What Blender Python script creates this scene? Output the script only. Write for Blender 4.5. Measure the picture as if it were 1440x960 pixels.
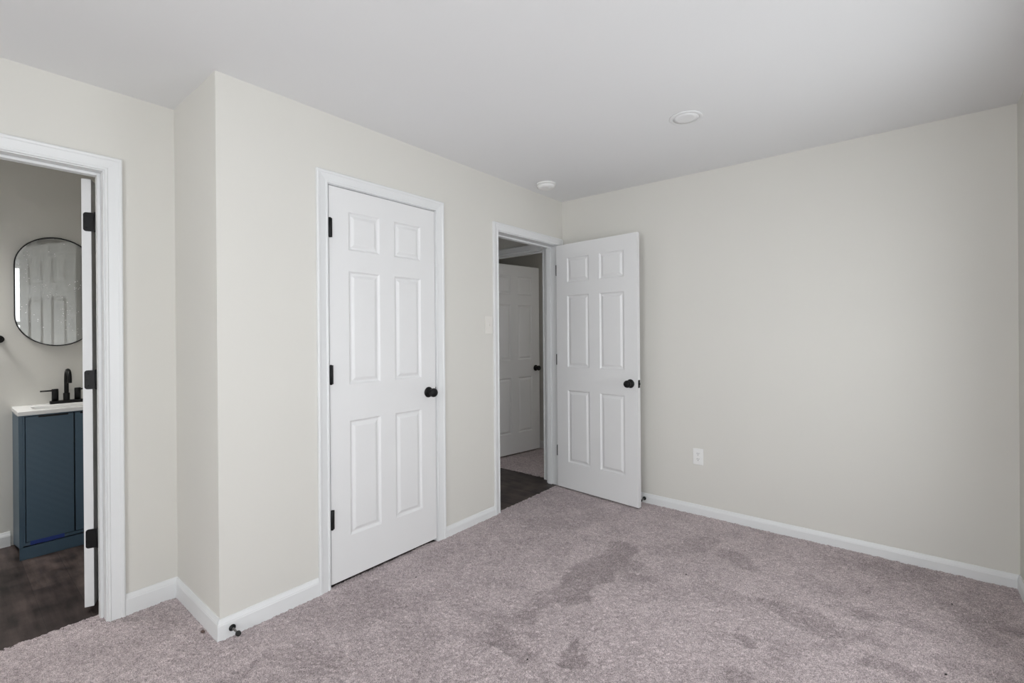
import bpy, bmesh, math, random
import numpy as np
from mathutils import Vector, Matrix

for o in list(bpy.data.objects):
    bpy.data.objects.remove(o, do_unlink=True)
S = bpy.context.scene
C = S.collection
rnd = random.Random(7)

# ------------------------------------------------------------------ camera
R_ = Vector((0.77266992, 0.63476205, -0.00763748))
U_ = Vector((0.00548263, 0.00535791, 0.99997062))
F_ = Vector((-0.63478432, 0.77268909, -0.00065973))
cd = bpy.data.cameras.new('camera')
cam = bpy.data.objects.new('camera', cd)
C.objects.link(cam)
cam.matrix_world = Matrix(((R_.x, U_.x, -F_.x, 2.2611), (R_.y, U_.y, -F_.y, -3.4551),
                           (R_.z, U_.z, -F_.z, 1.3022), (0, 0, 0, 1)))
cd.sensor_width = 36.0
cd.lens = 663.547 / 1440 * 36
cd.shift_x = 0.6 / 1440
cd.shift_y = -10.7 / 1440
cd.clip_start = 0.02
S.camera = cam

# ------------------------------------------------------------------ light
S.view_settings.view_transform = 'Standard'
S.view_settings.look = 'None'
S.view_settings.gamma = 1.0
S.view_settings.use_curve_mapping = False
S.view_settings.exposure = 0.0
try:
    S.cycles.max_bounces = 16
    S.cycles.diffuse_bounces = 10
except Exception:
    pass

w = bpy.data.worlds.new('sky')
S.world = w
w.use_nodes = True
w.node_tree.nodes['Background'].inputs[0].default_value = (0.93, 0.965, 1.0, 1)
w.node_tree.nodes['Background'].inputs[1].default_value = 1.0


def area(name, loc, rot, sx, sy, power, col=(1, 1, 1), spread=180):
    l = bpy.data.lights.new(name, 'AREA')
    l.shape = 'RECTANGLE'
    l.size, l.size_y = sx, sy
    l.energy = power
    l.color = col
    l.spread = math.radians(spread)
    o = bpy.data.objects.new(name, l)
    C.objects.link(o)
    o.location = loc
    o.rotation_euler = rot
    return o


# daylight outside the windows behind and beside the camera; unseen fill lamps added in the bathroom and the next room
YF = -5.40                           # wall behind the camera
XW = 2.7259
W_FRONT = (1.20, 2.50, 0.50, 1.95)   # behind the camera: x0, x1, z0, z1
W_RIGHT = [(-4.35, -2.55, 0.70, 2.28), (-2.00, -0.75, 0.45, 1.92)]   # right-hand wall: y0, y1, z0, z1
SKY = (0.955, 0.985, 1.0)
P_SKY, P_RIGHT, P_FRONT, P_BATH, P_NEXT, P_BESIDE = 2.80, 11, 56, 12, 4.5, 9
w.node_tree.nodes['Background'].inputs[1].default_value = P_SKY
for (a, b, c, d), pw in zip(W_RIGHT, (P_BESIDE, P_RIGHT)):
    area('daylight', (XW + 0.20, (a + b) / 2, (c + d) / 2), (0, math.pi / 2, 0), d - c, b - a, pw, SKY)
a, b, c, d = W_FRONT
area('daylight', ((a + b) / 2, YF - 0.20, (c + d) / 2), (math.pi / 2, 0, 0), b - a, d - c, P_FRONT, SKY)
area('bathroom_fill_lamp', (-1.78, -3.80, 2.425), (0, 0, 0), 0.42, 0.42, P_BATH, (1.0, 0.99, 0.97), 95)  # unseen lamp, placed to brighten the lower bathroom wall
area('next_room_fill_lamp', (0.60, 0.50, 2.425), (0, 0, 0), 0.14, 0.14, P_NEXT, (1.0, 0.99, 0.98))  # added with no fixture, to brighten the door at the hall end

# ------------------------------------------------------------------ materials


def mat(name, col, rough=0.5, metal=0.0, noise=0.0, nscale=20, bump=0.0, bscale=200, spec=0.5):
    m = bpy.data.materials.new(name)
    m.use_nodes = True
    nt = m.node_tree
    b = nt.nodes['Principled BSDF']
    b.inputs['Base Color'].default_value = (*col, 1)
    b.inputs['Roughness'].default_value = rough
    b.inputs['Metallic'].default_value = metal
    b.inputs['Specular IOR Level'].default_value = spec
    tc = nt.nodes.new('ShaderNodeTexCoord')
    if noise > 0:
        n = nt.nodes.new('ShaderNodeTexNoise')
        n.inputs['Scale'].default_value = nscale
        n.inputs['Detail'].default_value = 4
        nt.links.new(tc.outputs['Object'], n.inputs['Vector'])
        mx = nt.nodes.new('ShaderNodeMix')
        mx.data_type = 'RGBA'
        mx.inputs[6].default_value = (*[c * (1 - noise) for c in col], 1)
        mx.inputs[7].default_value = (*[min(1, c * (1 + noise)) for c in col], 1)
        nt.links.new(n.outputs['Fac'], mx.inputs[0])
        nt.links.new(mx.outputs[2], b.inputs['Base Color'])
    if bump > 0:
        n = nt.nodes.new('ShaderNodeTexNoise')
        n.inputs['Scale'].default_value = bscale
        n.inputs['Detail'].default_value = 3
        nt.links.new(tc.outputs['Object'], n.inputs['Vector'])
        bp = nt.nodes.new('ShaderNodeBump')
        bp.inputs['Strength'].default_value = bump
        bp.inputs['Distance'].default_value = 0.002
        nt.links.new(n.outputs['Fac'], bp.inputs['Height'])
        nt.links.new(bp.outputs['Normal'], b.inputs['Normal'])
    return m


M = {}
M['wall'] = mat('wall_paint', (0.662, 0.650, 0.612), 0.62, noise=0.012, nscale=3, bump=0.06, bscale=160, spec=0.3)
M['ceil'] = mat('ceiling_paint', (0.765, 0.77, 0.775), 0.8, noise=0.01, nscale=2, bump=0.06, bscale=150, spec=0.2)
M['trim'] = mat('white_trim_paint', (0.73, 0.74, 0.745), 0.38, noise=0.01, nscale=6)
M['door'] = mat('white_door_paint', (0.75, 0.752, 0.755), 0.42, noise=0.012, nscale=5, bump=0.05, bscale=90)
M['black'] = mat('matte_black_metal', (0.005, 0.005, 0.0055), 0.42, noise=0.15, nscale=60, spec=0.25)
M['rubber'] = mat('black_rubber', (0.010, 0.010, 0.010), 0.6, noise=0.1, nscale=80)
M['steel'] = mat('dark_steel', (0.22, 0.21, 0.20), 0.3, metal=1.0, noise=0.1, nscale=60)
M['plastic'] = mat('white_plastic', (0.80, 0.80, 0.79), 0.35, noise=0.01, nscale=30)
M['ivory'] = mat('off_white_plastic', (0.73, 0.71, 0.67), 0.35, noise=0.01, nscale=30)
M['slot'] = mat('dark_slot', (0.03, 0.03, 0.03), 0.6, noise=0.1, nscale=60)
M['fitting'] = mat('white_light_trim', (0.74, 0.745, 0.75), 0.45, noise=0.01, nscale=30)
M['lens'] = mat('light_diffuser', (0.77, 0.775, 0.78), 0.5, noise=0.01, nscale=30)
M['vanity'] = mat('slate_blue_lacquer', (0.051, 0.094, 0.135), 0.42, noise=0.05, nscale=8)
M['vdark'] = mat('shadow_gap_black', (0.008, 0.010, 0.013), 0.6, noise=0.1, nscale=30)
M['counter'] = mat('white_cultured_marble', (0.80, 0.80, 0.79), 0.2, noise=0.02, nscale=10)
M['tape'] = mat('blue_painters_tape', (0.012, 0.036, 0.20), 0.6, noise=0.08, nscale=60)
M['crumb'] = mat('brown_crumb', (0.10, 0.065, 0.055), 0.9, noise=0.3, nscale=200)
M['lint'] = mat('dark_lint', (0.03, 0.026, 0.026), 0.9, noise=0.3, nscale=200)


def herringbone_mat():
    m = mat('slate_blue_grooved_panel', (0.051, 0.094, 0.135), 0.42)
    nt = m.node_tree
    b = nt.nodes['Principled BSDF']
    tc = nt.nodes.new('ShaderNodeTexCoord')
    sep = nt.nodes.new('ShaderNodeSeparateXYZ')
    nt.links.new(tc.outputs['Object'], sep.inputs[0])
    a = nt.nodes.new('ShaderNodeMath'); a.operation = 'MULTIPLY_ADD'
    nt.links.new(sep.outputs['Y'], a.inputs[0]); a.inputs[1].default_value = 0.75
    nt.links.new(sep.outputs['Z'], a.inputs[2])
    s = nt.nodes.new('ShaderNodeMath'); s.operation = 'MULTIPLY'; s.inputs[1].default_value = 150
    nt.links.new(a.outputs[0], s.inputs[0])
    sn = nt.nodes.new('ShaderNodeMath'); sn.operation = 'SINE'
    nt.links.new(s.outputs[0], sn.inputs[0])
    bp = nt.nodes.new('ShaderNodeBump')
    bp.inputs['Strength'].default_value = 0.06
    bp.inputs['Distance'].default_value = 0.002
    nt.links.new(sn.outputs[0], bp.inputs['Height'])
    nt.links.new(bp.outputs['Normal'], b.inputs['Normal'])
    return m


M['vdoor'] = herringbone_mat()


def plank_mat(name, along='Y'):
    m = mat(name, (0.05, 0.04, 0.035), 0.45, spec=0.3)
    nt = m.node_tree
    b = nt.nodes['Principled BSDF']
    tc = nt.nodes.new('ShaderNodeTexCoord')
    mp = nt.nodes.new('ShaderNodeMapping')
    if along == 'Y':
        mp.inputs['Rotation'].default_value = (0, 0, math.pi / 2)
    nt.links.new(tc.outputs['Object'], mp.inputs['Vector'])
    br = nt.nodes.new('ShaderNodeTexBrick')
    br.inputs['Scale'].default_value = 1.0
    br.inputs['Brick Width'].default_value = 1.2
    br.inputs['Row Height'].default_value = 0.15
    br.inputs['Mortar Size'].default_value = 0.0012
    br.inputs['Color1'].default_value = (0.036, 0.026, 0.024, 1)
    br.inputs['Color2'].default_value = (0.055, 0.041, 0.037, 1)
    br.inputs['Mortar'].default_value = (0.022, 0.017, 0.016, 1)
    nt.links.new(mp.outputs[0], br.inputs['Vector'])
    st = nt.nodes.new('ShaderNodeMapping')
    st.inputs['Scale'].default_value = (3, 22, 3)
    nt.links.new(mp.outputs[0], st.inputs['Vector'])
    n = nt.nodes.new('ShaderNodeTexNoise')
    n.inputs['Scale'].default_value = 1.0
    n.inputs['Detail'].default_value = 8
    n.inputs['Roughness'].default_value = 0.65
    nt.links.new(st.outputs[0], n.inputs['Vector'])
    n2 = nt.nodes.new('ShaderNodeTexNoise')
    n2.inputs['Scale'].default_value = 7
    n2.inputs['Detail'].default_value = 4
    nt.links.new(mp.outputs[0], n2.inputs['Vector'])
    ad = nt.nodes.new('ShaderNodeMath'); ad.operation = 'MULTIPLY'
    nt.links.new(n.outputs['Fac'], ad.inputs[0]); nt.links.new(n2.outputs['Fac'], ad.inputs[1])
    rp = nt.nodes.new('ShaderNodeMapRange')
    rp.inputs['From Min'].default_value = 0.12; rp.inputs['From Max'].default_value = 0.40
    rp.inputs['To Min'].default_value = 0.25; rp.inputs['To Max'].default_value = 2.1
    nt.links.new(ad.outputs[0], rp.inputs['Value'])
    vm = nt.nodes.new('ShaderNodeVectorMath'); vm.operation = 'SCALE'
    nt.links.new(br.outputs['Color'], vm.inputs[0]); nt.links.new(rp.outputs[0], vm.inputs['Scale'])
    nt.links.new(vm.outputs[0], b.inputs['Base Color'])
    bp = nt.nodes.new('ShaderNodeBump')
    bp.inputs['Strength'].default_value = 0.15
    bp.inputs['Distance'].default_value = 0.002
    nt.links.new(n.outputs['Fac'], bp.inputs['Height'])
    nt.links.new(bp.outputs['Normal'], b.inputs['Normal'])
    return m


M['plank_bath'] = plank_mat('dark_vinyl_plank_bathroom', 'X')
M['plank_hall'] = plank_mat('dark_vinyl_plank_hall', 'X')


def carpet_mat():
    m = mat('mauve_grey_carpet', (0.4, 0.35, 0.355), 0.95, spec=0.05)
    nt = m.node_tree
    b = nt.nodes['Principled BSDF']
    at = nt.nodes.new('ShaderNodeAttribute'); at.attribute_name = 'nap'
    mx = nt.nodes.new('ShaderNodeMix'); mx.data_type = 'RGBA'
    mx.inputs[6].default_value = (0.265, 0.222, 0.226, 1)
    mx.inputs[7].default_value = (0.580, 0.500, 0.505, 1)
    nt.links.new(at.outputs['Fac'], mx.inputs[0])
    tc = nt.nodes.new('ShaderNodeTexCoord')
    n = nt.nodes.new('ShaderNodeTexNoise')
    n.inputs['Scale'].default_value = 260
    n.inputs['Detail'].default_value = 2
    fr = nt.nodes.new('ShaderNodeMapRange')          # light tuft tips and dark gaps of the yarn
    fr.inputs['From Min'].default_value = 0.30; fr.inputs['From Max'].default_value = 0.70
    fr.inputs['To Min'].default_value = 0.48; fr.inputs['To Max'].default_value = 1.52
    nt.links.new(n.outputs['Fac'], fr.inputs['Value'])
    sc = nt.nodes.new('ShaderNodeVectorMath'); sc.operation = 'SCALE'
    nt.links.new(mx.outputs[2], sc.inputs[0]); nt.links.new(fr.outputs[0], sc.inputs['Scale'])
    nt.links.new(sc.outputs[0], b.inputs['Base Color'])
    nt.links.new(tc.outputs['Object'], n.inputs['Vector'])
    bp = nt.nodes.new('ShaderNodeBump')
    bp.inputs['Strength'].default_value = 0.5
    bp.inputs['Distance'].default_value = 0.002
    nt.links.new(n.outputs['Fac'], bp.inputs['Height'])
    nt.links.new(bp.outputs['Normal'], b.inputs['Normal'])
    b.inputs['Sheen Weight'].default_value = 0.15
    return m


M['carpet'] = carpet_mat()


def mirror_mat():
    m = mat('mirror_glass', (0.68, 0.70, 0.68), 0.0, metal=1.0)
    nt = m.node_tree
    b = nt.nodes['Principled BSDF']
    out = nt.nodes['Material Output']
    tc = nt.nodes.new('ShaderNodeTexCoord')
    v = nt.nodes.new('ShaderNodeTexVoronoi'); v.inputs['Scale'].default_value = 70
    nt.links.new(tc.outputs['Object'], v.inputs['Vector'])
    lt = nt.nodes.new('ShaderNodeMath'); lt.operation = 'LESS_THAN'; lt.inputs[1].default_value = 0.20
    nt.links.new(v.outputs['Distance'], lt.inputs[0])
    n = nt.nodes.new('ShaderNodeTexNoise'); n.inputs['Scale'].default_value = 9
    nt.links.new(tc.outputs['Object'], n.inputs['Vector'])
    gt = nt.nodes.new('ShaderNodeMath'); gt.operation = 'GREATER_THAN'; gt.inputs[1].default_value = 0.56
    nt.links.new(n.outputs['Fac'], gt.inputs[0])
    mu = nt.nodes.new('ShaderNodeMath'); mu.operation = 'MULTIPLY'
    nt.links.new(lt.outputs[0], mu.inputs[0]); nt.links.new(gt.outputs[0], mu.inputs[1])
    fl = nt.nodes.new('ShaderNodeMath'); fl.operation = 'MULTIPLY_ADD'
    fl.inputs[1].default_value = 0.50; fl.inputs[2].default_value = 0.28   # dust film, thickened as painted haze to dull the reflection, and plaster flecks
    nt.links.new(mu.outputs[0], fl.inputs[0])
    d = nt.nodes.new('ShaderNodeBsdfDiffuse'); d.inputs['Color'].default_value = (0.62, 0.62, 0.62, 1)
    ms = nt.nodes.new('ShaderNodeMixShader')
    nt.links.new(fl.outputs[0], ms.inputs[0])
    nt.links.new(b.outputs[0], ms.inputs[1]); nt.links.new(d.outputs[0], ms.inputs[2])
    nt.links.new(ms.outputs[0], out.inputs['Surface'])
    return m


M['mirror'] = mirror_mat()


def pane_mat():
    m = bpy.data.materials.new('clear_window_pane')
    m.use_nodes = True
    nt = m.node_tree
    out = nt.nodes['Material Output']
    t = nt.nodes.new('ShaderNodeBsdfTransparent')
    g = nt.nodes.new('ShaderNodeBsdfGlossy'); g.inputs['Roughness'].default_value = 0.02
    ms = nt.nodes.new('ShaderNodeMixShader'); ms.inputs[0].default_value = 0.06
    nt.links.new(t.outputs[0], ms.inputs[1]); nt.links.new(g.outputs[0], ms.inputs[2])
    nt.links.new(ms.outputs[0], out.inputs['Surface'])
    return m


M['pane'] = pane_mat()

# ------------------------------------------------------------------ mesh helpers


class MB:
    def __init__(self):
        self.bm = bmesh.new()

    def box(self, x0, x1, y0, y1, z0, z1, bev=0.0, seg=2):
        vs = [self.bm.verts.new(p) for p in
              ((x0, y0, z0), (x1, y0, z0), (x1, y1, z0), (x0, y1, z0), (x0, y0, z1), (x1, y0, z1), (x1, y1, z1), (x0, y1, z1))]
        fs = [self.bm.faces.new([vs[i] for i in f]) for f in
              ((3, 2, 1, 0), (4, 5, 6, 7), (0, 1, 5, 4), (1, 2, 6, 5), (2, 3, 7, 6), (3, 0, 4, 7))]
        if bev > 0:
            es = list({e for f in fs for e in f.edges})
            bmesh.ops.bevel(self.bm, geom=es, offset=bev, segments=seg, affect='EDGES', profile=0.5)
        return self

    def prism(self, pts, axis, a0, a1, bev=0.0):
        """outline of 2-D points pushed along an axis ('x': (y,z), 'y': (x,z), 'z': (x,y))"""
        def P(p, a):
            return {'x': (a, p[0], p[1]), 'y': (p[0], a, p[1]), 'z': (p[0], p[1], a)}[axis]
        A = [self.bm.verts.new(P(p, a0)) for p in pts]
        B = [self.bm.verts.new(P(p, a1)) for p in pts]
        n = len(pts)
        fs = [self.bm.faces.new(A[::-1]), self.bm.faces.new(B)]
        for i in range(n):
            fs.append(self.bm.faces.new((A[i], A[(i + 1) % n], B[(i + 1) % n], B[i])))
        if bev > 0:
            es = list(set(fs[0].edges) | set(fs[1].edges))
            bmesh.ops.bevel(self.bm, geom=es, offset=bev, segments=2, affect='EDGES', profile=0.5)
        return self

    def lathe(self, prof, origin, direction, n=32):
        """prof: (radius, distance along direction)"""
        d = Vector(direction).normalized()
        a = Vector((0, 0, 1)) if abs(d.z) < 0.9 else Vector((1, 0, 0))
        u = d.cross(a).normalized(); v = d.cross(u)
        o = Vector(origin)
        rings = []
        for r, t in prof:
            if r < 1e-6:
                rings.append([self.bm.verts.new(o + d * t)])
            else:
                rings.append([self.bm.verts.new(o + d * t + (u * math.cos(2 * math.pi * k / n) + v * math.sin(2 * math.pi * k / n)) * r) for k in range(n)])
        for A, B in zip(rings[:-1], rings[1:]):
            for k in range(n):
                k2 = (k + 1) % n
                if len(A) == 1 and len(B) == 1:
                    continue
                if len(A) == 1:
                    f = (A[0], B[k2], B[k])
                elif len(B) == 1:
                    f = (A[k], A[k2], B[0])
                else:
                    f = (A[k], A[k2], B[k2], B[k])
                self.bm.faces.new(f).smooth = True
        return self

    def tube(self, pts, rad, n=16):
        """round tube along a list of points, capped; rad a number or a list"""
        pts = [Vector(p) for p in pts]
        rads = rad if isinstance(rad, (list, tuple)) else [rad] * len(pts)
        t0 = (pts[1] - pts[0]).normalized()
        a = Vector((0, 0, 1)) if abs(t0.z) < 0.9 else Vector((0, 1, 0))
        u = t0.cross(a).normalized()
        rings = []
        for i, p in enumerate(pts):
            t = (pts[min(i + 1, len(pts) - 1)] - pts[max(i - 1, 0)]).normalized()
            u = (u - t * u.dot(t)).normalized()
            v = t.cross(u)
            rings.append([self.bm.verts.new(p + (u * math.cos(2 * math.pi * k / n) + v * math.sin(2 * math.pi * k / n)) * rads[i]) for k in range(n)])
        for A, B in zip(rings[:-1], rings[1:]):
            for k in range(n):
                self.bm.faces.new((A[k], A[(k + 1) % n], B[(k + 1) % n], B[k])).smooth = True
        self.bm.faces.new(rings[0][::-1]); self.bm.faces.new(rings[-1])
        return self

    def sweep(self, path, prof, W):
        """mitred trim: path = list of (s, z) inner corners with outward corner offsets ds, dz; prof = (u outwards, h off the wall)"""
        rings = []
        for (s, z, ds, dz) in path:
            rings.append([self.bm.verts.new(W(s + ds * u, h, z + dz * u)) for u, h in prof])
        n = len(prof)
        for A, B in zip(rings[:-1], rings[1:]):
            for k in range(n):
                self.bm.faces.new((A[k], A[(k + 1) % n], B[(k + 1) % n], B[k]))
        self.bm.faces.new(rings[0][::-1]); self.bm.faces.new(rings[-1])
        return self

    def build(self, name, material, parent=None, loc=None, rotz=0.0):
        bmesh.ops.recalc_face_normals(self.bm, faces=self.bm.faces[:])
        me = bpy.data.meshes.new(name)
        self.bm.to_mesh(me)
        self.bm.free()
        me.materials.append(material)
        o = bpy.data.objects.new(name, me)
        C.objects.link(o)
        if parent:
            o.parent = parent
        if loc is not None:
            o.location = loc
            o.rotation_euler = (0, 0, rotz)
        return o


def empty(name, loc=(0, 0, 0), rotz=0.0):
    o = bpy.data.objects.new(name, None)
    o.empty_display_size = 0.05
    C.objects.link(o)
    o.location = loc
    o.rotation_euler = (0, 0, rotz)
    return o


def tag(o, label, cat=None, group=None):
    o['label'] = label
    if cat:
        o['category'] = cat
    if group:
        o['group'] = group
    return o


def struct(o, label=None):
    o['kind'] = 'structure'
    if label:
        o['label'] = label
    return o


def copy_tree(o, parent=None):
    c = o.copy()
    C.objects.link(c)
    if parent:
        c.parent = parent
    for ch in o.children:
        copy_tree(ch, c)
    return c


# ------------------------------------------------------------------ room shell
H = 2.44
XC = -0.5535          # wall with the bathroom doorway
YR = -2.6926          # return wall of the closet box
TB = 0.125            # wall thickness
XB = -2.065           # bathroom wall behind the vanity


def wall_x(name, x0, x1, y0, y1, holes, label):
    """wall whose face looks along x; holes = (y0, y1, z0, z1)"""
    m = MB()
    y = y0
    for a, b, z0, z1 in sorted(holes):
        m.box(x0, x1, y, a, -0.03, H)
        if z0 > 0:
            m.box(x0, x1, a, b, -0.03, z0)
        m.box(x0, x1, a, b, z1, H)
        y = b
    m.box(x0, x1, y, y1, -0.03, H)
    return struct(m.build(name, M['wall']), label)


def wall_y(name, y0, y1, x0, x1, holes, label):
    m = MB()
    x = x0
    for a, b, z0, z1 in sorted(holes):
        m.box(x, a, y0, y1, -0.03, H)
        if z0 > 0:
            m.box(a, b, y0, y1, -0.03, z0)
        m.box(a, b, y0, y1, z1, H)
        x = b
    m.box(x, x1, y0, y1, -0.03, H)
    return struct(m.build(name, M['wall']), label)


J = 0.018
wall_x('wall_left', -TB, 0.0, YR, 0.0, [(-2.180 - J, -1.457 + J, 0, 2.078 + J), (-0.850 - J, -0.070 + J, 0, 2.05 + J)], 'greige wall with the closet door and the bedroom doorway')
wall_y('wall_back', 0.0, 0.115, 0.0, XW + 0.125, [], 'blank greige wall behind the open bedroom door')
wall_x('wall_right', XW, XW + 0.125, YF - 0.1, 0.0, W_RIGHT, 'greige wall at the right edge of the view')
wall_y('wall_front', YF - 0.125, YF, XC, XW, [W_FRONT], 'greige wall behind the camera')
wall_x('wall_recess', XC - 0.1265, XC, YF - 0.125, YR, [(-3.690 - J, -2.970 + J, 0, 2.06 + J)], 'greige wall with the bathroom doorway')
wall_y('wall_return', YR, YR + 0.10, XC - 0.1265, -TB, [], 'short greige wall beside the bathroom doorway')
wall_x('wall_bathroom_back', XB - 0.12, XB, -4.5, -2.50, [], 'greige bathroom wall behind the vanity')
wall_y('wall_bathroom_right', YR + 0.10, YR + 0.2, XB, XC - 0.1265, [], 'greige bathroom wall beside the vanity')
wall_y('wall_bathroom_left', -4.5, -4.4, XB, XC - 0.1265, [], 'greige bathroom wall out of view')
wall_x('wall_closet_back', -0.80, -0.72, YR + 0.2, -1.30, [], 'closet back wall')
wall_y('wall_hall_side', -1.38, -1.30, -1.35, -TB, [], 'hall wall beside the closet')
wall_x('wall_hall_far', -1.35, -1.25, -1.30, 0.0, [], 'hall wall facing the bedroom doorway')
wall_y('wall_hall_end', 0.0, 0.115, -2.1, 0.0, [(-1.0 - J, -0.212 + J, 0, 2.05 + J)], 'hall end wall with a second doorway')
wall_x('wall_next_room_left', -2.1, -2.0, 0.115, 1.0, [], 'wall of the next room')
wall_x('wall_next_room_right', 1.2, 1.3, 0.115, 1.0, [], 'wall of the next room')
m = MB()
m.box(-2.0, 1.2, 0.91, 1.0, -0.03, H)
struct(m.build('wall_next_room_back', M['wall']), 'greige wall of the next room behind its open door')
struct(MB().box(-2.3, XW + 0.2, YF - 0.2, 2.0, H, H + 0.08).build('ceiling', M['ceil']), 'flat white ceiling')
struct(MB().box(-2.3, XW + 0.2, YF - 0.2, 2.0, -0.16, -0.055).build('floor_slab', M['slot']), 'floor slab under the coverings')
struct(MB().box(XB, -0.640, -4.4, YR + 0.1, -0.05, -0.006).build('floor_bathroom', M['plank_bath']), 'dark brown vinyl plank bathroom floor')
struct(MB().box(-1.25, -0.015, -1.30, 0.022, -0.05, -0.006).build('floor_hall', M['plank_hall']), 'dark brown vinyl plank hall floor')

struct(MB().box(-0.80, -0.021, YR + 0.05, -1.30, -0.05, -0.012).build('floor_closet', M['plank_hall']), 'dark closet floor behind the closed door')

# bedroom carpet: a dense pile mesh with brushed nap patches
STROKES = [
    (0.959, -0.802, 0.965, -0.962, 0.100, 0.90),
    (0.965, -0.962, 0.950, -1.309, 0.110, 1.00),
    (0.950, -1.309, 0.955, -1.454, 0.100, 1.00),
    (0.944, -1.404, 0.916, -1.614, 0.070, 0.70),
    (0.915, -1.630, 0.886, -1.819, 0.050, 0.60),
    (0.861, -1.804, 0.887, -1.941, 0.050, 0.40),
    (0.914, -1.925, 1.023, -1.983, 0.035, 0.80),
    (1.023, -1.983, 1.102, -2.004, 0.035, 0.80),
    (1.099, -1.986, 1.108, -1.952, 0.020, 0.70),
    (0.927, -1.939, 1.022, -1.839, 0.020, 0.50),
    (1.202, -1.766, 1.268, -1.851, 0.022, 1.00),
    (1.268, -1.851, 1.257, -1.885, 0.022, 1.00),
    (1.253, -1.725, 1.290, -1.833, 0.012, 0.70),
    (1.144, -0.740, 1.226, -0.615, 0.070, 0.30),
    (1.294, -0.500, 1.340, -0.373, 0.080, 0.70),
    (1.270, -0.556, 1.216, -0.647, 0.060, 0.35),
    (1.496, -0.494, 1.593, -0.612, 0.070, 0.75),
    (1.556, -0.579, 1.641, -0.634, 0.050, 0.50),
    (1.132, -1.098, 1.248, -1.044, 0.030, 0.60),
    (1.117, -0.929, 1.075, -1.066, 0.040, 0.50),
    (1.003, -0.965, 1.140, -1.158, 0.050, 0.30),
    (1.483, -0.973, 1.619, -0.974, 0.080, 0.45),
    (1.578, -1.006, 1.797, -0.925, 0.050, 0.45),
    (1.783, -0.936, 1.986, -0.958, 0.060, 0.70),
    (1.859, -0.948, 1.952, -1.011, 0.050, 0.50),
    (2.075, -0.938, 2.162, -0.937, 0.040, 0.65),
    (2.143, -0.778, 2.206, -0.741, 0.040, 0.60),
    (1.992, -1.132, 2.054, -0.993, 0.030, 0.30),
    (2.169, -1.152, 2.265, -1.124, 0.040, 0.70),
    (1.739, -1.276, 1.773, -1.308, 0.045, 0.80),
    (1.756, -1.510, 1.792, -1.505, 0.035, 0.60),
    (1.750, -1.586, 1.829, -1.500, 0.050, 0.40),
    (2.268, -0.692, 2.363, -0.714, 0.050, 0.50),
    (2.425, -0.423, 2.515, -0.493, 0.060, 0.60),
    (2.515, -0.493, 2.566, -0.642, 0.060, 0.60),
    (2.563, -0.235, 2.630, -0.468, 0.060, 0.50),
    (2.332, -0.014, 2.357, -0.141, 0.060, 0.40),
    (1.992, -0.232, 2.210, -0.161, 0.060, 0.40),
    (2.211, -0.210, 2.434, -0.257, 0.080, 0.40),
    (0.163, -1.459, 0.166, -1.685, 0.090, 0.35),
    (0.137, -1.862, 0.353, -1.640, 0.070, 0.30),
    (0.114, -2.109, 0.417, -1.989, 0.090, 0.40),
    (0.121, -2.339, 0.379, -2.204, 0.090, 0.35),
    (0.270, -2.599, 0.513, -2.457, 0.070, 0.45),
    (0.287, -2.739, 0.268, -2.654, 0.040, 0.50),
    (0.742, -2.013, 0.863, -1.960, 0.035, 0.40),
    (0.681, -2.124, 0.524, -2.155, 0.060, 0.30),
    (0.372, -1.167, 0.610, -1.042, 0.060, 0.30),
    (0.585, -0.564, 0.349, -0.830, 0.120, 0.30),
    (1.297, -0.229, 1.463, -0.196, 0.060, 0.30),
    (1.410, -1.074, 1.282, -1.298, 0.050, 0.25),
    (0.568, -1.586, 0.722, -1.536, 0.050, 0.35),
    (0.604, -1.109, 0.685, -1.115, 0.040, 0.50),
    (1.986, -0.528, 2.051, -0.604, 0.040, 0.30),
    (2.417, -0.928, 2.534, -0.932, 0.060, 0.50),
    (1.930, -1.238, 1.897, -1.345, 0.030, 0.35),
]


def value_noise(nx, ny, cells_x, cells_y, rs):
    g = rs.rand(cells_x + 2, cells_y + 2)
    xs = np.linspace(0, cells_x, nx, endpoint=False); ys = np.linspace(0, cells_y, ny, endpoint=False)
    xi = xs.astype(int); yi = ys.astype(int)
    fx = xs - xi; fy = ys - yi
    fx = fx * fx * (3 - 2 * fx); fy = fy * fy * (3 - 2 * fy)
    a = g[np.ix_(xi, yi)]; b = g[np.ix_(xi + 1, yi)]; c = g[np.ix_(xi, yi + 1)]; d = g[np.ix_(xi + 1, yi + 1)]
    FX = fx[:, None]; FY = fy[None, :]
    return a * (1 - FX) * (1 - FY) + b * FX * (1 - FY) + c * (1 - FX) * FY + d * FX * FY


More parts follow.
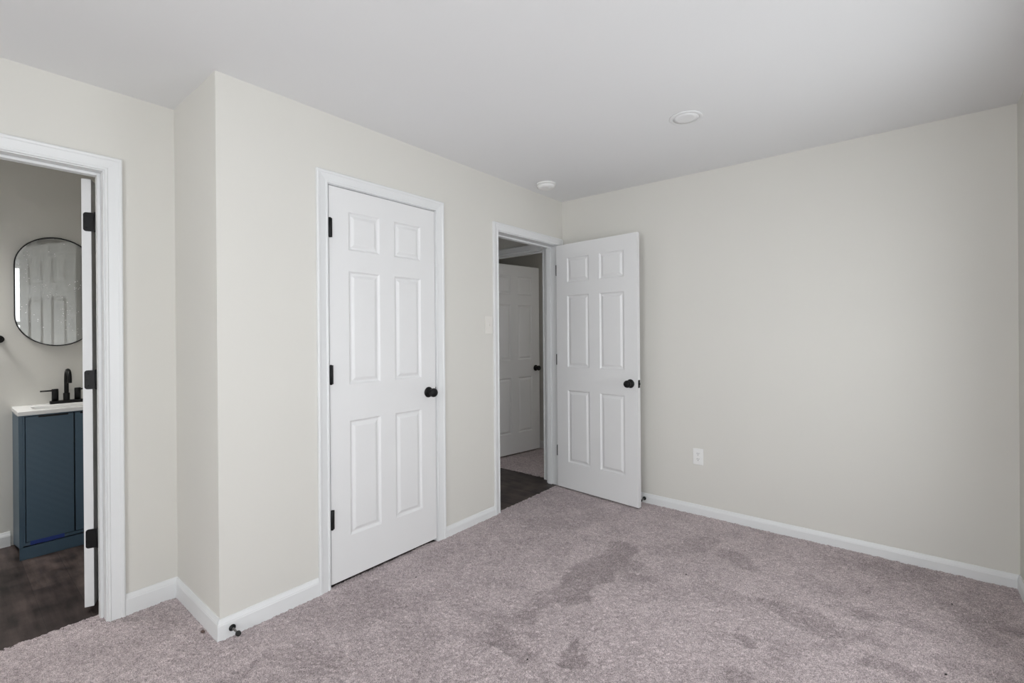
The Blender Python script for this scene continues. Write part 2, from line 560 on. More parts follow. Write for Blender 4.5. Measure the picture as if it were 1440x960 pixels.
def carpet(name, x0, x1, y0, y1, step, keep, strokes, seams, seed, seg_amp=1.0):
    rs = np.random.RandomState(seed)
    nx = int(round((x1 - x0) / step)) + 1; ny = int(round((y1 - y0) / step)) + 1
    X, Y = np.meshgrid(np.linspace(x0, x1, nx), np.linspace(y0, y1, ny), indexing='ij')
    Lx, Ly = x1 - x0, y1 - y0
    nap = np.full((nx, ny), 0.56)
    warp = (value_noise(nx, ny, int(Lx * 9) + 1, int(Ly * 9) + 1, rs) - 0.5) * 0.09
    warp2 = (value_noise(nx, ny, int(Lx * 9) + 1, int(Ly * 9) + 1, rs) - 0.5) * 0.09
    fine = value_noise(nx, ny, int(Lx * 28) + 1, int(Ly * 28) + 1, rs)
    big = value_noise(nx, ny, int(Lx * 3.2) + 1, int(Ly * 3.2) + 1, rs)
    mid = value_noise(nx, ny, int(Lx * 8) + 1, int(Ly * 8) + 1, rs)
    nap += NAP_BIG * (big - 0.5) + NAP_MID * (mid - 0.5) + NAP_FINE * (fine - 0.5)
    dark = np.zeros((nx, ny))
    for ax, ay, bx, by, r, s in strokes:
        px = X + warp; py = Y + warp2
        dx, dy = bx - ax, by - ay
        t = np.clip(((px - ax) * dx + (py - ay) * dy) / (dx * dx + dy * dy + 1e-9), 0, 1)
        dd = np.hypot(px - ax - t * dx, py - ay - t * dy) / r
        k = np.clip((1.18 - dd) / 0.40, 0, 1)
        dark = np.maximum(dark, s * k * k * (3 - 2 * k) * (0.72 + 0.5 * fine))
    nap -= NAP_STROKE * dark
    for sx, sy0, sy1, s in seams:
        wob = 0.006 * np.sin(Y * 23 + sx * 9)
        nap -= s * np.clip(1 - np.abs(X - sx - wob) / 0.006, 0, 1) * ((Y > sy0) & (Y < sy1))
    jz = rs.rand(nx, ny)
    sp = rs.normal(0, 1, (nx, ny))
    sp2 = value_noise(nx, ny, nx // 3, ny // 3, rs) - 0.5
    nap = np.clip(nap + NAP_SPECK * sp + NAP_TUFT * sp2, 0.0, 1.0)
    Z = -0.0035 + 0.0060 * (jz - 0.5) + 0.0045 * sp2 - 0.003 * dark + 0.003 * (mid - 0.5)
    X = X + rs.uniform(-0.3, 0.3, X.shape) * step; Y = Y + rs.uniform(-0.3, 0.3, X.shape) * step
    co = np.stack([X, Y, Z], -1).reshape(-1, 3)
    i, j = np.meshgrid(np.arange(nx - 1), np.arange(ny - 1), indexing='ij')
    a = (i * ny + j)
    quads = np.stack([a, a + ny, a + ny + 1, a + 1], -1).reshape(-1, 4)
    cx = (x0 + (i + 0.5) * step).reshape(-1); cy = (y0 + (j + 0.5) * step).reshape(-1)
    quads = quads[keep(cx, cy)]
    used = np.unique(quads)
    remap = np.full(len(co), -1); remap[used] = np.arange(len(used))
    co = co[used]; quads = remap[quads]; na = nap.reshape(-1)[used]
    me = bpy.data.meshes.new(name)
    me.vertices.add(len(co)); me.vertices.foreach_set('co', co.astype(np.float32).ravel())
    me.loops.add(quads.size); me.loops.foreach_set('vertex_index', quads.astype(np.int32).ravel())
    me.polygons.add(len(quads))
    me.polygons.foreach_set('loop_start', np.arange(0, quads.size, 4, dtype=np.int32))
    me.polygons.foreach_set('loop_total', np.full(len(quads), 4, dtype=np.int32))
    me.update(calc_edges=True)
    at = me.attributes.new('nap', 'FLOAT', 'POINT')
    at.data.foreach_set('value', na.astype(np.float32))
    me.materials.append(M['carpet'])
    o = bpy.data.objects.new(name, me)
    C.objects.link(o)
    return o


NAP_BIG, NAP_MID, NAP_FINE, NAP_STROKE, NAP_SPECK, NAP_TUFT = 0.16, 0.22, 0.12, 0.44, 0.16, 0.34
fl = carpet('floor', -0.652, XW, YF, 0.0, 0.0052,
            lambda x, y: ((x > -0.02) & (y > YR - 0.01)) | (y < YR + 0.004), STROKES,
            [(0.93, -2.8, -1.93, 0.30), (1.10, -2.6, -1.99, 0.18)], 11)
struct(fl, 'mauve grey cut pile bedroom carpet')
struct(carpet('floor_next_room', -2.0, 1.2, 0.02, 0.92, 0.006, lambda x, y: (x < -0.0) | (y > 0.10), [], [], 5), 'mauve grey carpet of the next room')

# ------------------------------------------------------------------ trim: jambs, stops and casings


def casing_profile(wd):
    k = wd / 0.060
    return [(0.0, 0.0), (0.0, 0.0080), (0.002 * k, 0.0100), (0.009 * k, 0.0100), (0.0115 * k, 0.0068), (0.0155 * k, 0.0072),
            (0.0440 * k, 0.0125), (0.0475 * k, 0.0155), (0.0555 * k, 0.0168), (wd, 0.0140), (wd, 0.0)]


def door_trim(name, label, W, s0, s1, zt, wd, depth, stop0, stop1, back=True, reveal=0.005):
    """W(s, n, z): s along the wall, n off its face into this room; jamb runs from n=0 to n=-depth"""
    m = MB()

    def bx(a, b, n0, n1, z0, z1, bev=0.0012):
        c = [W(a, n0, z0), W(b, n1, z1)]
        lo = [min(c[0][i], c[1][i]) for i in range(3)]; hi = [max(c[0][i], c[1][i]) for i in range(3)]
        m.box(lo[0], hi[0], lo[1], hi[1], lo[2], hi[2], bev, 1)
    zb = -0.006
    bx(s0 - 0.017, s0, 0, -depth, zb, zt + 0.017)
    bx(s1, s1 + 0.017, 0, -depth, zb, zt + 0.017)
    bx(s0, s1, 0, -depth, zt, zt + 0.017)
    bx(s0, s0 + 0.012, -stop0, -stop1, zb, zt)
    bx(s1 - 0.012, s1, -stop0, -stop1, zb, zt)
    bx(s0 + 0.012, s1 - 0.012, -stop0, -stop1, zt - 0.012, zt)
    a, b, z = s0 - reveal, s1 + reveal, zt + reveal
    path = [(a, -0.010, -1, 0), (a, z, -1, 1), (b, z, 1, 1), (b, -0.010, 1, 0)]
    pr = casing_profile(wd)
    m.sweep(path, pr, lambda s, h, zz: W(s, h, zz))
    if back:
        m.sweep(path, pr, lambda s, h, zz: W(s, -depth - h, zz))
    return struct(m.build(name, M['trim']), label)


WX0 = lambda s, n, z: (n, s, z)
WXC = lambda s, n, z: (XC + n, s, z)
WYD = lambda s, n, z: (s, -n, z)
door_trim('trim_1', 'white moulded casing round the closed closet door', WX0, -2.180, -1.457, 2.078, 0.062, TB, 0.040, 0.075, False, 0.003)
door_trim('trim_2', 'white moulded casing and jamb of the bedroom doorway', WX0, -0.850, -0.070, 2.050, 0.057, TB, 0.073, 0.112)
door_trim('trim_3', 'white moulded casing and jamb of the bathroom doorway', WXC, -3.690, -2.970, 2.060, 0.063, 0.1265, 0.052, 0.090)
door_trim('trim_4', 'white casing and jamb of the doorway at the hall end', WYD, -1.000, -0.212, 2.050, 0.057, 0.115, 0.040, 0.075)


def baseboard(name, label, p, q, nrm, h, e0=0.0, e1=0.0):
    """p, q: floor points along the wall; nrm: unit normal into the room; e0, e1: mitre run at each end (+ lengthens the front edge)"""
    p = Vector((*p, 0)); q = Vector((*q, 0)); n = Vector((*nrm, 0)); d = (q - p).normalized()
    pr = [(0, -0.012), (0.012, -0.012), (0.012, h - 0.026), (0.0105, h - 0.022), (0.0105, h - 0.019), (0.0085, h - 0.015), (0.0055, h - 0.006), (0.0045, h - 0.001), (0.0035, h), (0, h)]
    m = MB()
    A = [m.bm.verts.new(p + n * a - d * (e0 * a) + Vector((0, 0, z))) for a, z in pr]
    B = [m.bm.verts.new(q + n * a + d * (e1 * a) + Vector((0, 0, z))) for a, z in pr]
    k = len(pr)
    for i in range(k):
        m.bm.faces.new((A[i], A[(i + 1) % k], B[(i + 1) % k], B[i]))
    m.bm.faces.new(A[::-1]); m.bm.faces.new(B)
    return struct(m.build(name, M['trim']), label)


baseboard('baseboard_recess', 'white baseboard right of the bathroom doorway', (XC, -2.902), (XC, YR), (1, 0), 0.094, 0, -1)
baseboard('baseboard_return', 'white baseboard on the short return wall', (XC, YR), (0, YR), (0, -1), 0.092, -1, 1)
baseboard('baseboard_left', 'white baseboard left of the closet door', (0, YR), (0, -2.2455), (1, 0), 0.085, 1, 0)
baseboard('baseboard_middle', 'white baseboard between closet door and bedroom doorway', (0, -1.3915), (0, -0.912), (1, 0), 0.062)
baseboard('baseboard_back', 'white baseboard along the blank back wall', (0.0, 0), (XW, 0), (0, -1), 0.068, 0, -1)
baseboard('baseboard_right', 'white baseboard at the right edge', (XW, YF), (XW, 0), (-1, 0), 0.070, 0, -1)
baseboard('baseboard_bathroom', 'white baseboard left of the blue vanity', (XB, -4.40), (XB, -3.17), (1, 0), 0.084)
baseboard('baseboard_next_room', 'white baseboard of the next room', (-2.0, 0.91), (1.2, 0.91), (0, -1), 0.080)

# ------------------------------------------------------------------ windows behind the camera


def window(name, label, W, a0, a1, z0, z1):
    m = MB()

    def bx(s0, s1, n0, n1, za, zb, mm=m):
        c = [W(s0, n0, za), W(s1, n1, zb)]
        lo = [min(c[0][i], c[1][i]) for i in range(3)]; hi = [max(c[0][i], c[1][i]) for i in range(3)]
        mm.box(lo[0], hi[0], lo[1], hi[1], lo[2], hi[2], 0.002, 1)
    for s, e in ((a0, a0 + 0.05), (a1 - 0.05, a1)):
        bx(s, e, -0.03, -0.10, z0, z1)
    zm = (z0 + z1) / 2
    for s, e in ((z0, z0 + 0.05), (z1 - 0.05, z1), (zm - 0.025, zm + 0.025)):
        bx(a0 + 0.05, a1 - 0.05, -0.03, -0.10, s, e)
    pr = casing_profile(0.062)
    m.sweep([(a0, z0, -1, -1), (a0, z1, -1, 1), (a1, z1, 1, 1), (a1, z0, 1, -1), (a0, z0, -1, -1)], pr, W)
    o = struct(m.build(name, M['trim']), label)
    g = MB(); bx(a0 + 0.05, a1 - 0.05, -0.06, -0.066, z0 + 0.05, zm - 0.025, g); g.build('pane', M['pane'], o)
    g = MB(); bx(a0 + 0.05, a1 - 0.05, -0.06, -0.066, zm + 0.025, z1 - 0.05, g); g.build('pane', M['pane'], o)
    return o


window('window_1', 'white window in the wall behind the camera', lambda s, n, z: (s, YF + n, z), *W_FRONT)
window('window_2', 'white window in the right-hand wall beside the camera', lambda s, n, z: (XW - n, s, z), *W_RIGHT[0])
window('window_3_added', 'unseen white window added in the right-hand wall ahead of the camera', lambda s, n, z: (XW - n, s, z), *W_RIGHT[1])  # unseen, added to bring light to the far end of the room

# ------------------------------------------------------------------ six-panel doors


def door_leaf_mb(w, h, t):
    """leaf from x=0..w, y=0 (front) .. t (back), z=0..h with six moulded raised panels on both faces"""
    m = MB()
    st = 0.112
    mid = 0.100
    pw = (w - 2 * st - mid) / 2
    xs = [0, st, st + pw, st + pw + mid, w - st, w]
    k = h / 2.057
    zs = [0, 0.220 * k, 0.829 * k, 1.022 * k, 1.624 * k, 1.736 * k, 1.941 * k, h]
    rings = [(0.0, 0.0), (0.002, 0.0018), (0.0085, 0.0085), (0.012, 0.0095), (0.017, 0.0095), (0.032, 0.0022), (0.036, 0.0015)]
    for side in (0, 1):
        def Y(d):
            return d if side == 0 else t - d
        cache = {}

        def V(x, z, d=0.0):
            key = (round(x, 5), round(z, 5), round(d, 5))
            if key not in cache:
                cache[key] = m.bm.verts.new((x, Y(d), z))
            return cache[key]
        for i in range(5):
            for j in range(7):
                x0, x1, z0, z1 = xs[i], xs[i + 1], zs[j], zs[j + 1]
                if i in (1, 3) and j in (1, 3, 5):
                    for (a, da), (b, db) in zip(rings[:-1], rings[1:]):
                        P = [(x0 + a, z0 + a), (x1 - a, z0 + a), (x1 - a, z1 - a), (x0 + a, z1 - a)]
                        Q = [(x0 + b, z0 + b), (x1 - b, z0 + b), (x1 - b, z1 - b), (x0 + b, z1 - b)]
                        for q in range(4):
                            q2 = (q + 1) % 4
                            m.bm.faces.new((V(*P[q], da), V(*P[q2], da), V(*Q[q2], db), V(*Q[q], db)))
                    b, db = rings[-1]
                    m.bm.faces.new((V(x0 + b, z0 + b, db), V(x1 - b, z0 + b, db), V(x1 - b, z1 - b, db), V(x0 + b, z1 - b, db)))
                else:
                    m.bm.faces.new((V(x0, z0), V(x1, z0), V(x1, z1), V(x0, z1)))
        m_c = [V(0, 0), V(w, 0), V(w, h), V(0, h)]
        if side == 0:
            front = cache
        else:
            for a, b in (([(x, 0) for x in xs]), ([(x, h) for x in xs])) and ([[(x, 0) for x in xs], None], [[(x, h) for x in xs], None]):
                for p, q in zip(a[:-1], a[1:]):
                    f = lambda c, pt: c[(round(pt[0], 5), round(pt[1], 5), 0.0)]
                    m.bm.faces.new((f(front, p), f(front, q), f(cache, q), f(cache, p)))
            for xx in (0, w):
                a = [(xx, z) for z in zs]
                for p, q in zip(a[:-1], a[1:]):
                    f = lambda c, pt: c[(round(pt[0], 5), round(pt[1], 5), 0.0)]
                    m.bm.faces.new((f(front, p), f(front, q), f(cache, q), f(cache, p)))
    return m


def knob_parts(parent, x, z, y_face, sgn):
    """sgn -1: knob on the front face (towards -y); +1: on the back face"""
    d = (0, sgn, 0)
    o = MB().lathe([(0, 0.0003), (0.0325, 0.0003), (0.0330, 0.003), (0.0315, 0.0065), (0.026, 0.0095), (0.017, 0.0115), (0.0125, 0.014), (0.0115, 0.020),
                    (0.0115, 0.026), (0.0165, 0.031), (0.0235, 0.036), (0.0270, 0.044), (0.0275, 0.050), (0.0255, 0.058), (0.0215, 0.0635), (0.015, 0.0665), (0.007, 0.0675), (0, 0.068)],
                   (x, y_face, z), d, 36).build('knob', M['black'], parent)
    return o


def hinge_on_edge(parent, z, hh=0.090, barrel=(-0.006, -0.008), y_to=0.029):
    """rounded black leaf let into the hinge edge (x = 0) plus its barrel"""
    m = MB()
    r = 0.011
    y0, y1, z0, z1 = barrel[1], y_to, z - hh / 2, z + hh / 2
    pts = [(y0, z0)]
    for cx, cz, a0 in ((y1 - r, z0 + r, -90), (y1 - r, z1 - r, 0)):
        for q in range(5):
            a = math.radians(a0 + q * 22.5)
            pts.append((cx + r * math.cos(a), cz + r * math.sin(a)))
    pts.append((y0, z1))
    m.prism(pts, 'x', -0.0022, 0.0004)
    m.lathe([(0, z0 - 0.003), (0.003, z0 - 0.003), (0.006, z0), (0.006, z1), (0.003, z1 + 0.003), (0, z1 + 0.003)], (barrel[0], barrel[1], 0), (0, 0, 1), 16)
    for zz in (-0.028, 0.0, 0.028):
        m.lathe([(0, 0.0028), (0.003, 0.0026), (0.0034, 0.0020)], (0, 0.015 + (0.006 if zz == 0 else 0), z + zz), (-1, 0, 0), 10)
    return m.build('hinge', M['black'], parent)


def hinge_barrel(parent, x, y, z, hh=0.098, leaf=0.014):
    m = MB()
    z0, z1 = z - hh / 2, z + hh / 2
    m.lathe([(0, z0 - 0.003), (0.004, z0 - 0.002), (0.0068, z0), (0.0068, z1), (0.004, z1 + 0.002), (0, z1 + 0.003)], (x, y, 0), (0, 0, 1), 16)
    m.box(x, x + leaf, y + 0.001, y + 0.0045, z0, z1, 0.0008, 1)
    return m.build('hinge', M['black'], parent)


def latch(parent, w, z, t, half=0.029):
    m = MB().box(w - 0.0005, w + 0.0015, t / 2 - 0.0125, t / 2 + 0.0125, z - half, z + half, 0.0006, 1)
    m.box(w, w + 0.009, t / 2 - 0.006, t / 2 + 0.006, z - 0.009, z + 0.009, 0.002, 2)
    return m.build('latch_plate', M['black'], parent)


T = 0.035
# closet door: closed, hinges on its left, knuckles on the bedroom side
d1 = door_leaf_mb(0.713, 2.057, T).build('door_1', M['door'], None, (0.0, -2.1755, 0.016), math.pi / 2)
tag(struct(d1), 'closed white six-panel closet door', 'door')
knob_parts(d1, 0.655, 0.927, 0.0, -1)
for z in (1.839, 1.081, 0.335):
    hinge_barrel(d1, 0.002, -0.008, z)
# strike lip of the closet latch on the jamb side of the leaf
MB().box(0.7125, 0.7145, -0.004, 0.020, 0.900, 0.955, 0.0006, 1).build('latch_plate', M['black'], d1)

# bedroom door: swung open into the room, close to the back wall
A2 = math.radians(-5.4)
d2 = door_leaf_mb(0.762, 2.033, T).build('door_2', M['door'], None, (0.014, -0.113, 0.010), A2)
tag(struct(d2), 'white six-panel bedroom door standing open against the blank wall', 'door')
knob_parts(d2, 0.702, 0.913, 0.0, -1)
knob_parts(d2, 0.702, 0.913, T, 1)
latch(d2, 0.762, 0.913, T)
for z in (1.825, 1.07, 0.30):
    m = MB().box(-0.0085, -0.0006, -0.0012, 0.030, z - 0.045, z + 0.045, 0.0006, 1)
    m.lathe([(0, z - 0.048), (0.003, z - 0.048), (0.0058, z - 0.045), (0.0058, z + 0.045), (0.003, z + 0.048), (0, z + 0.048)], (-0.004, T + 0.004, 0), (0, 0, 1), 14)
    m.build('hinge', M['black'], d2)

# bathroom door: swung far into the bathroom, seen on its hinge edge
A3 = math.radians(159)
d3 = door_leaf_mb(0.711, 2.033, T).build('door_3', M['door'], None, (-0.715, -2.986, 0.020), A3)
tag(struct(d3), 'white bathroom door swung open, seen on its hinge edge', 'door')
knob_parts(d3, 0.651, 0.913, 0.0, -1)
knob_parts(d3, 0.651, 0.913, T, 1)
latch(d3, 0.711, 0.913, T)
for z in (1.829, 1.078, 0.322):
    hinge_on_edge(d3, z, barrel=(-0.006, -0.016))

# next room's door at the end of the hall: ajar, its latch edge towards the bedroom
A4 = math.radians(80.6)
d4 = door_leaf_mb(0.745, 2.025, T).build('door_4', M['door'], None, (-1.000, 0.122, 0.012), A4)
tag(struct(d4), 'white six-panel door standing ajar at the end of the dim hall', 'door')
knob_parts(d4, 0.685, 0.905, 0.0, -1)
knob_parts(d4, 0.685, 0.905, T, 1)
latch(d4, 0.745, 0.905, T)

# ------------------------------------------------------------------ bathroom vanity
VX = -1.716                      # front plane
VY0, VY1 = -3.157, -2.675
van = tag(empty('vanity_cabinet', (XB, (VY0 + VY1) / 2, 0)), 'slate blue bathroom vanity cabinet with two doors behind the open bathroom door', 'cabinet')
VL = (XB, (VY0 + VY1) / 2, 0)


def vb(x0, x1, y0, y1, z0, z1, bev=0.001):
    return MB().box(x0 - VL[0], x1 - VL[0], y0 - VL[1], y1 - VL[1], z0, z1, bev, 1)


# side panels with a front foot cut, back, frame rails
def side(y0, y1):
    pts = [(0.001, 0.0), (VX - XB, 0.068), (VX - XB, 0.841), (0.001, 0.841)]
    return MB().prism(pts, 'y', y0 - VL[1], y1 - VL[1], 0.0008).build('side_panel', M['vanity'], van)


side(VY0, VY0 + 0.016)
side(VY1 - 0.016, VY1)
fr = vb(VX - 0.018, VX, VY0 + 0.016, VY0 + 0.0255, 0.074, 0.841)
fr.box(VX - 0.018 - VL[0], VX - VL[0], VY1 - 0.0255 - VL[1], VY1 - 0.016 - VL[1], 0.074, 0.841, 0.001, 1)
fr.box(VX - 0.018 - VL[0], VX - VL[0], VY0 + 0.0255 - VL[1], VY1 - 0.0255 - VL[1], 0.8345, 0.841, 0.001, 1)
fr.box(VX - 0.018 - VL[0], VX - VL[0], VY0 + 0.0255 - VL[1], VY1 - 0.0255 - VL[1], 0.074, 0.091, 0.001, 1)
fr.build('face_frame', M['vanity'], van)
vb(VX - 0.030, VX - 0.024, VY0 + 0.016, VY1 - 0.016, 0.075, 0.84, 0).build('gap_shade_sheet', M['vdark'], van)  # black sheet standing in for the shade behind the door gaps
vb(VX - 0.016, VX - 0.001, VY0 + 0.001, VY1 - 0.001, -0.006, 0.066).build('toe_kick', M['vanity'], van)
for a, b, hand in ((VY0 + 0.0285, -2.9185, 0), (-2.9125, VY1 - 0.0285, 1)):
    dr = vb(VX - 0.018, VX, a, b, 0.0945, 0.8310, 0.0012).build('cabinet_door', M['vdoor'], van)
    if hand == 0:
        pa, pb = -3.074, -2.943
    else:
        pa, pb = -2.888, -2.757
    p = vb(VX - 0.004, VX + 0.004, pa, pb, 0.8235, 0.8325, 0.0008)
    p.build('edge_pull', M['black'], dr)
    if hand == 0:
        tp = MB()
        n = 10
        for i in range(n):
            y0 = -3.112 + i * 0.0148; y1 = y0 + 0.0148
            o_ = 0.0012 + 0.0007 * math.sin(i * 1.7); o2 = 0.0012 + 0.0007 * math.sin((i + 1) * 1.7)
            zl0, zl1 = 0.073 + 0.001 * math.sin(i), 0.073 + 0.001 * math.sin(i + 1)
            vs = [(VX + o_ - VL[0], y0 - VL[1], zl0), (VX + o2 - VL[0], y1 - VL[1], zl1), (VX + o2 - VL[0], y1 - VL[1], 0.0965), (VX + o_ - VL[0], y0 - VL[1], 0.0965)]
            F = [tp.bm.verts.new(v) for v in vs]; B = [tp.bm.verts.new((v[0] - 0.0009, v[1], v[2])) for v in vs]
            tp.bm.faces.new(F); tp.bm.faces.new(B[::-1])
            for q in range(4):
                tp.bm.faces.new((F[q], F[(q + 1) % 4], B[(q + 1) % 4], B[q]))
        tag(tp.build('masking_tape', M['tape'], dr), 'strip of blue masking tape')

# sink top with a shallow rectangular basin
tx0, tx1, ty0, ty1 = XB + 0.0005, VX + 0.004, VY0 - 0.004, VY1 + 0.004
bx0, bx1, by0, by1 = -1.960, -1.775, -3.085, -2.745
top = MB()
zt, zb = 0.866, 0.8415
outer = [(tx0, ty0), (tx1, ty0), (tx1, ty1), (tx0, ty1)]
inner = [(bx0, by0), (bx1, by0), (bx1, by1), (bx0, by1)]


def rr(x0, x1, y0, y1, r, n=5):
    out = []
    for cx, cy, a0 in ((x0 + r, y0 + r, 180), (x1 - r, y0 + r, 270), (x1 - r, y1 - r, 0), (x0 + r, y1 - r, 90)):
        for q in range(n + 1):
            a = math.radians(a0 + 90 * q / n)
            out.append((cx + r * math.cos(a), cy + r * math.sin(a)))
    return out


lev = [(rr(tx0, tx1, ty0, ty1, 0.004), zb), (rr(tx0, tx1, ty0, ty1, 0.004), zt - 0.003), (rr(tx0 + 0.001, tx1 - 0.001, ty0 + 0.001, ty1 - 0.001, 0.004), zt - 0.0008),
       (rr(tx0 + 0.004, tx1 - 0.004, ty0 + 0.004, ty1 - 0.004, 0.004), zt), (rr(bx0 - 0.004, bx1 + 0.004, by0 - 0.004, by1 + 0.004, 0.024), zt),
       (rr(bx0, bx1, by0, by1, 0.022), zt - 0.003), (rr(bx0 + 0.008, bx1 - 0.008, by0 + 0.008, by1 - 0.008, 0.02), zt - 0.07), (rr(bx0 + 0.03, bx1 - 0.03, by0 + 0.03, by1 - 0.03, 0.02), zt - 0.095)]
R = [[top.bm.verts.new((x, y, z)) for x, y in pts] for pts, z in lev]
for A, B in zip(R[:-1], R[1:]):
    n = len(A)
    for k in range(n):
        top.bm.faces.new((A[k], A[(k + 1) % n], B[(k + 1) % n], B[k]))
top.bm.faces.new(R[-1])
under = [top.bm.verts.new((x, y, zb)) for x, y in rr(bx0 - 0.012, bx1 + 0.012, by0 - 0.012, by1 + 0.012, 0.024)]
bott = [top.bm.verts.new((x, y, zt - 0.105)) for x, y in rr(bx0 + 0.02, bx1 - 0.02, by0 + 0.02, by1 - 0.02, 0.02)]
n = len(under)
for k in range(n):
    top.bm.faces.new((R[0][k], R[0][(k + 1) % n], under[(k + 1) % n], under[k]))
    top.bm.faces.new((under[k], under[(k + 1) % n], bott[(k + 1) % n], bott[k]))
top.bm.faces.new(bott)
sink = tag(top.build('sink_top', M['counter']), 'white sink top with inset basin lying on the blue vanity', 'sink')
MB().lathe([(0, 0.0), (0.021, 0.0), (0.022, 0.002), (0.016, 0.003), (0.014, 0.001), (0, 0.001)], (-1.868, -2.915, zt - 0.0948), (0, 0, 1), 24).build('drain', M['black'], sink)

# faucet
FX, FY = -2.015, -2.912
fa = tag(empty('faucet', (FX, FY, 0.866)), 'matte black two-handle gooseneck faucet on the white sink top', 'faucet')
MB().prism(rr(-0.026, 0.026, -0.080, 0.080, 0.010), 'z', 0.0003, 0.018, 0.002).build('base_plate', M['black'], fa)
sp = MB().lathe([(0.0165, 0.017), (0.0165, 0.064), (0.0155, 0.066), (0.0, 0.066)], (0, 0, 0), (0, 0, 1), 24)
pts = [(0, 0, 0.06), (0, 0, 0.11), (0, 0, 0.150)]
for q in range(1, 13):
    a = math.pi * q / 12
    pts.append((0.060 - 0.060 * math.cos(a), 0, 0.158 + 0.060 * math.sin(a)))
pts.append((0.120, 0, 0.138))
sp.tube(pts, 0.0115, 18)
sp.build('spout', M['black'], fa)
for s in (-1, 1):
    hd = MB().lathe([(0, 0.017), (0.0165, 0.017), (0.0165, 0.094), (0.0155, 0.096), (0, 0.096)], (0, s * 0.055, 0), (0, 0, 1), 24).build('handle', M['black'], fa)
    MB().tube([(0, s * 0.066, 0.086), (0, s * 0.125, 0.086)], 0.0048, 14).build('lever', M['black'], hd)

# mirror: pill-shaped, black rim
MYC, MZ0, MZ1, MR = -2.948, 1.243, 1.960, 0.199


def pill(r, z0, z1, n=28):
    rad = r
    out = []
    for k in range(n + 1):
        a = math.pi * k / n
        out.append((rad * math.cos(a), z1 - MR + rad * math.sin(a)))
    for k in range(n + 1):
        a = math.pi + math.pi * k / n
        out.append((rad * math.cos(a), z0 + MR + rad * math.sin(a)))
    return out


mi = tag(empty('wall_mirror', (XB, MYC, (MZ0 + MZ1) / 2)), 'pill-shaped mirror with thin black rim hanging above the vanity', 'mirror')
zc = (MZ0 + MZ1) / 2
fm = MB()
Lv = [(MR, 0.0005), (MR, 0.018), (MR - 0.001, 0.019), (MR - 0.005, 0.019), (MR - 0.006, 0.018), (MR - 0.006, 0.0005)]
Rg = [[fm.bm.verts.new((x, y, z - zc)) for y, z in pill(r, MZ0, MZ1)] for r, x in Lv]
for A, B in zip(Rg, Rg[1:] + Rg[:1]):
    n = len(A)
    for k in range(n):
        fm.bm.faces.new((A[k], A[(k + 1) % n], B[(k + 1) % n], B[k]))
fm.build('frame', M['black'], mi)
MB().prism([(y, z - zc) for y, z in pill(MR - 0.0062, MZ0, MZ1)], 'x', 0.004, 0.009).build('glass', M['mirror'], mi)

# towel bar, only its near post end reaches into the view
tb = tag(empty('towel_bar', (XB, -3.44, 1.291)), 'black towel bar on the bathroom wall left of the mirror', 'towel bar')
for s in (1, -1):
    MB().lathe([(0, 0.0004), (0.024, 0.0004), (0.024, 0.006), (0.022, 0.008), (0.010, 0.010), (0.010, 0.046), (0.0135, 0.050), (0.0135, 0.066), (0.012, 0.069), (0, 0.069)], (0, s * 0.228, 0), (1, 0, 0), 24).build('post', M['black'], tb)
MB().tube([(0.058, -0.228, 0), (0.058, 0.228, 0)], 0.007, 14).build('bar', M['black'], tb)

# ------------------------------------------------------------------ switch, outlet, ceiling fittings
sw = tag(empty('light_switch', (0, -0.962, 1.366)), 'off-white light switch on the wall left of the bedroom doorway', 'switch')
MB().box(0.0002, 0.0055, -0.038, 0.038, -0.0625, 0.0625, 0.0025, 2).build('cover_plate', M['ivory'], sw)
MB().box(0.005, 0.0066, -0.0075, 0.0075, -0.0145, 0.0145, 0.0006, 1).build('toggle_surround', M['ivory'], sw)
tg = MB().prism([(0.0058, -0.006), (0.0058, 0.006), (0.0155, -0.003), (0.0165, -0.0085), (0.012, -0.010)], 'y', -0.0042, 0.0042, 0.0008)
tg.build('toggle', M['ivory'], sw)
for z in (-0.030, 0.030):
    MB().lathe([(0, 0.0066), (0.0026, 0.0064), (0.0032, 0.0054)], (0, 0, z), (1, 0, 0), 12).build('screw', M['ivory'], sw)

ot = tag(empty('wall_outlet', (1.145, 0, 0.412)), 'white duplex outlet low on the blank back wall', 'outlet')
MB().box(-0.0365, 0.0365, -0.0058, -0.0002, -0.0585, 0.0585, 0.0025, 2).build('cover_plate', M['plastic'], ot)
for z in (0.0195, -0.0195):
    pts = [(0.0170 * math.cos(a) if abs(math.sin(a)) < 0.8 else 0.0170 * math.cos(a), max(-0.0140, min(0.0140, 0.0172 * math.sin(a))) + z) for a in [2 * math.pi * k / 28 for k in range(28)]]
    rc = MB().prism(pts, 'y', -0.0078, -0.0050, 0.0005).build('receptacle', M['plastic'], ot)
    sl = MB()
    sl.box(-0.0075, -0.0052, -0.0081, -0.0070, z - 0.001, z + 0.0085, 0)
    sl.box(0.0052, 0.0075, -0.0081, -0.0070, z + 0.0005, z + 0.0085, 0)
    sl.lathe([(0, 0.0081), (0.0027, 0.0081), (0.0027, 0.0070)], (0, 0, z - 0.0070), (0, -1, 0), 12)
    sl.build('slots', M['slot'], rc)
MB().lathe([(0, 0.0072), (0.0026, 0.0070), (0.0032, 0.0056)], (0, 0, 0), (0, -1, 0), 12).build('screw', M['plastic'], ot)

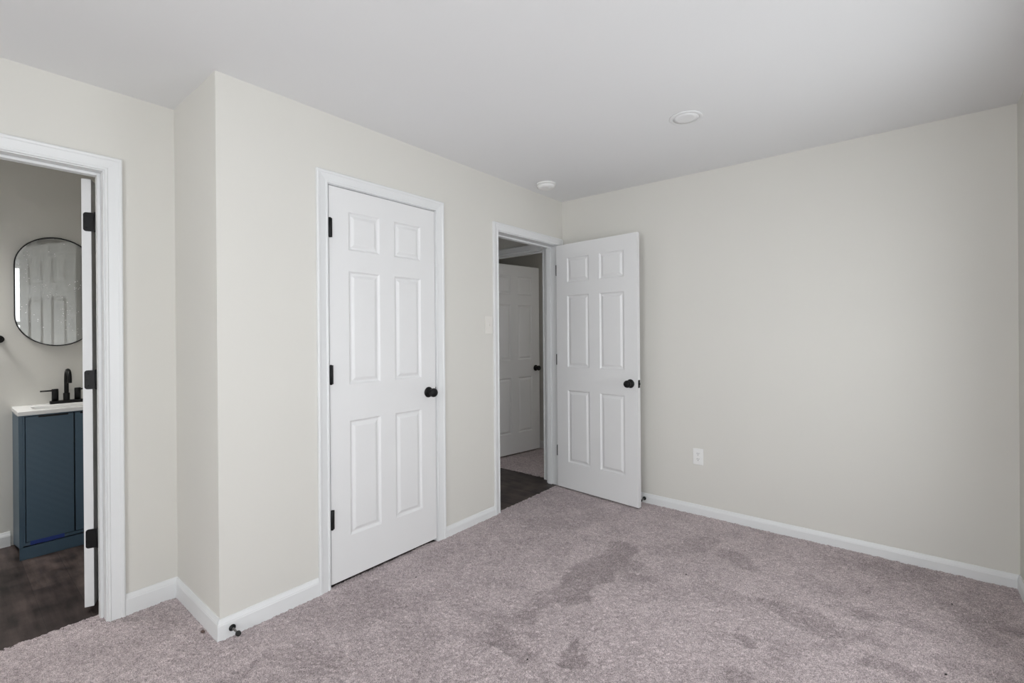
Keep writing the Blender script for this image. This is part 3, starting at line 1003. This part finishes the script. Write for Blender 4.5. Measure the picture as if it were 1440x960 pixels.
dl = tag(empty('ceiling_light', (1.392, -0.926, H)), 'flat round white recessed light switched off in the ceiling', 'ceiling light')
MB().lathe([(0, 0.0003), (0.084, 0.0003), (0.0845, 0.0015), (0.083, 0.0035), (0.078, 0.0052), (0.069, 0.0056), (0.0668, 0.0050), (0.066, 0.0040), (0, 0.0040)], (0, 0, 0), (0, 0, -1), 64).build('trim_ring', M['fitting'], dl)
MB().lathe([(0.0655, 0.0041), (0.0655, 0.0052), (0.040, 0.0060), (0, 0.0062)], (0, 0, 0), (0, 0, -1), 64).build('diffuser', M['lens'], dl)

sd = tag(empty('smoke_detector', (0.190, -0.507, H)), 'small round white smoke detector on the ceiling above the bedroom doorway', 'smoke detector')
MB().lathe([(0, 0.0003), (0.073, 0.0003), (0.074, 0.003), (0.073, 0.010), (0.0675, 0.0118), (0, 0.0118)], (0, 0, 0), (0, 0, -1), 48).build('base', M['plastic'], sd)
MB().lathe([(0.058, 0.0110), (0.058, 0.0145), (0.0675, 0.0150), (0.0690, 0.018), (0.066, 0.028), (0.058, 0.035), (0.040, 0.0385), (0.020, 0.0395), (0, 0.0395)], (0, 0, 0), (0, 0, -1), 48).build('cover', M['plastic'], sd)
MB().lathe([(0, 0.0425), (0.008, 0.0420), (0.009, 0.0390)], (0.03, 0.0, 0), (0, 0, -1), 20).build('test_button', M['plastic'], sd)

# ------------------------------------------------------------------ door stops


def door_stop(loc, rotz, label):
    e = tag(empty('door_stop', loc, rotz), label, 'door stop', 'rigid door stops on the baseboards')
    MB().lathe([(0, 0.0003), (0.0135, 0.0003), (0.0140, 0.003), (0.0120, 0.006), (0.0065, 0.009), (0.0048, 0.012)], (0, 0, 0), (1, 0, 0), 24).build('base', M['black'], e)
    MB().lathe([(0.0048, 0.0100), (0.0044, 0.030), (0.0044, 0.058), (0.006, 0.060)], (0, 0, 0), (1, 0, 0), 16).build('rod', M['steel'], e)
    MB().lathe([(0, 0.057), (0.0085, 0.058), (0.0105, 0.061), (0.0105, 0.070), (0.009, 0.074), (0.005, 0.076), (0, 0.0765)], (0, 0, 0), (1, 0, 0), 20).build('rubber_tip', M['rubber'], e)
    return e


door_stop((0.012, -2.6475, 0.034), 0.0, 'black door stop on the baseboard left of the closet door')
door_stop((0.742, -0.012, 0.030), -math.pi / 2, 'black door stop on the baseboard behind the open bedroom door')

# ------------------------------------------------------------------ bits on the carpet


def bit(name, x, y, rx, ry, h, mt, label, cat, seed, group=None):
    r = random.Random(seed)
    b = bmesh.new()
    bmesh.ops.create_icosphere(b, subdivisions=2, radius=1.0)
    for v in b.verts:
        k = 1 + 0.30 * (r.random() - 0.5)
        v.co = Vector((v.co.x * rx * k, v.co.y * ry * k, (v.co.z * 0.5 + 0.35) * h * k))
    m = MB(); m.bm.free(); m.bm = b
    o = m.build(name, mt)
    o.location = (x, y, 0.001); o.rotation_euler = (0, 0, r.random() * 3)
    return tag(o, label, cat, group)


bit('debris_crumb', -0.109, -2.722, 0.011, 0.0065, 0.010, M['crumb'], 'brown crumb on the carpet at the foot of the short return wall', 'crumb', 1)
for k, (x, y, lb) in enumerate(((0.255, -1.835, 'dark fleck of lint on the carpet in front of the closet door'),
                                (1.370, -0.909, 'dark fleck of lint on the carpet out in front of the open bedroom door'),
                                (2.448, -0.404, 'dark fleck of lint on the carpet near the right-hand corner'),
                                (2.390, -1.044, 'dark fleck of lint on the carpet at the lower right of the photo'),
                                (1.109, -1.968, 'dark fleck of lint on the carpet near the bottom middle of the photo'))):
    bit('lint_fleck', x, y, 0.0042, 0.0032, 0.006, M['lint'], lb, 'lint', 10 + k, 'lint flecks on the carpet')
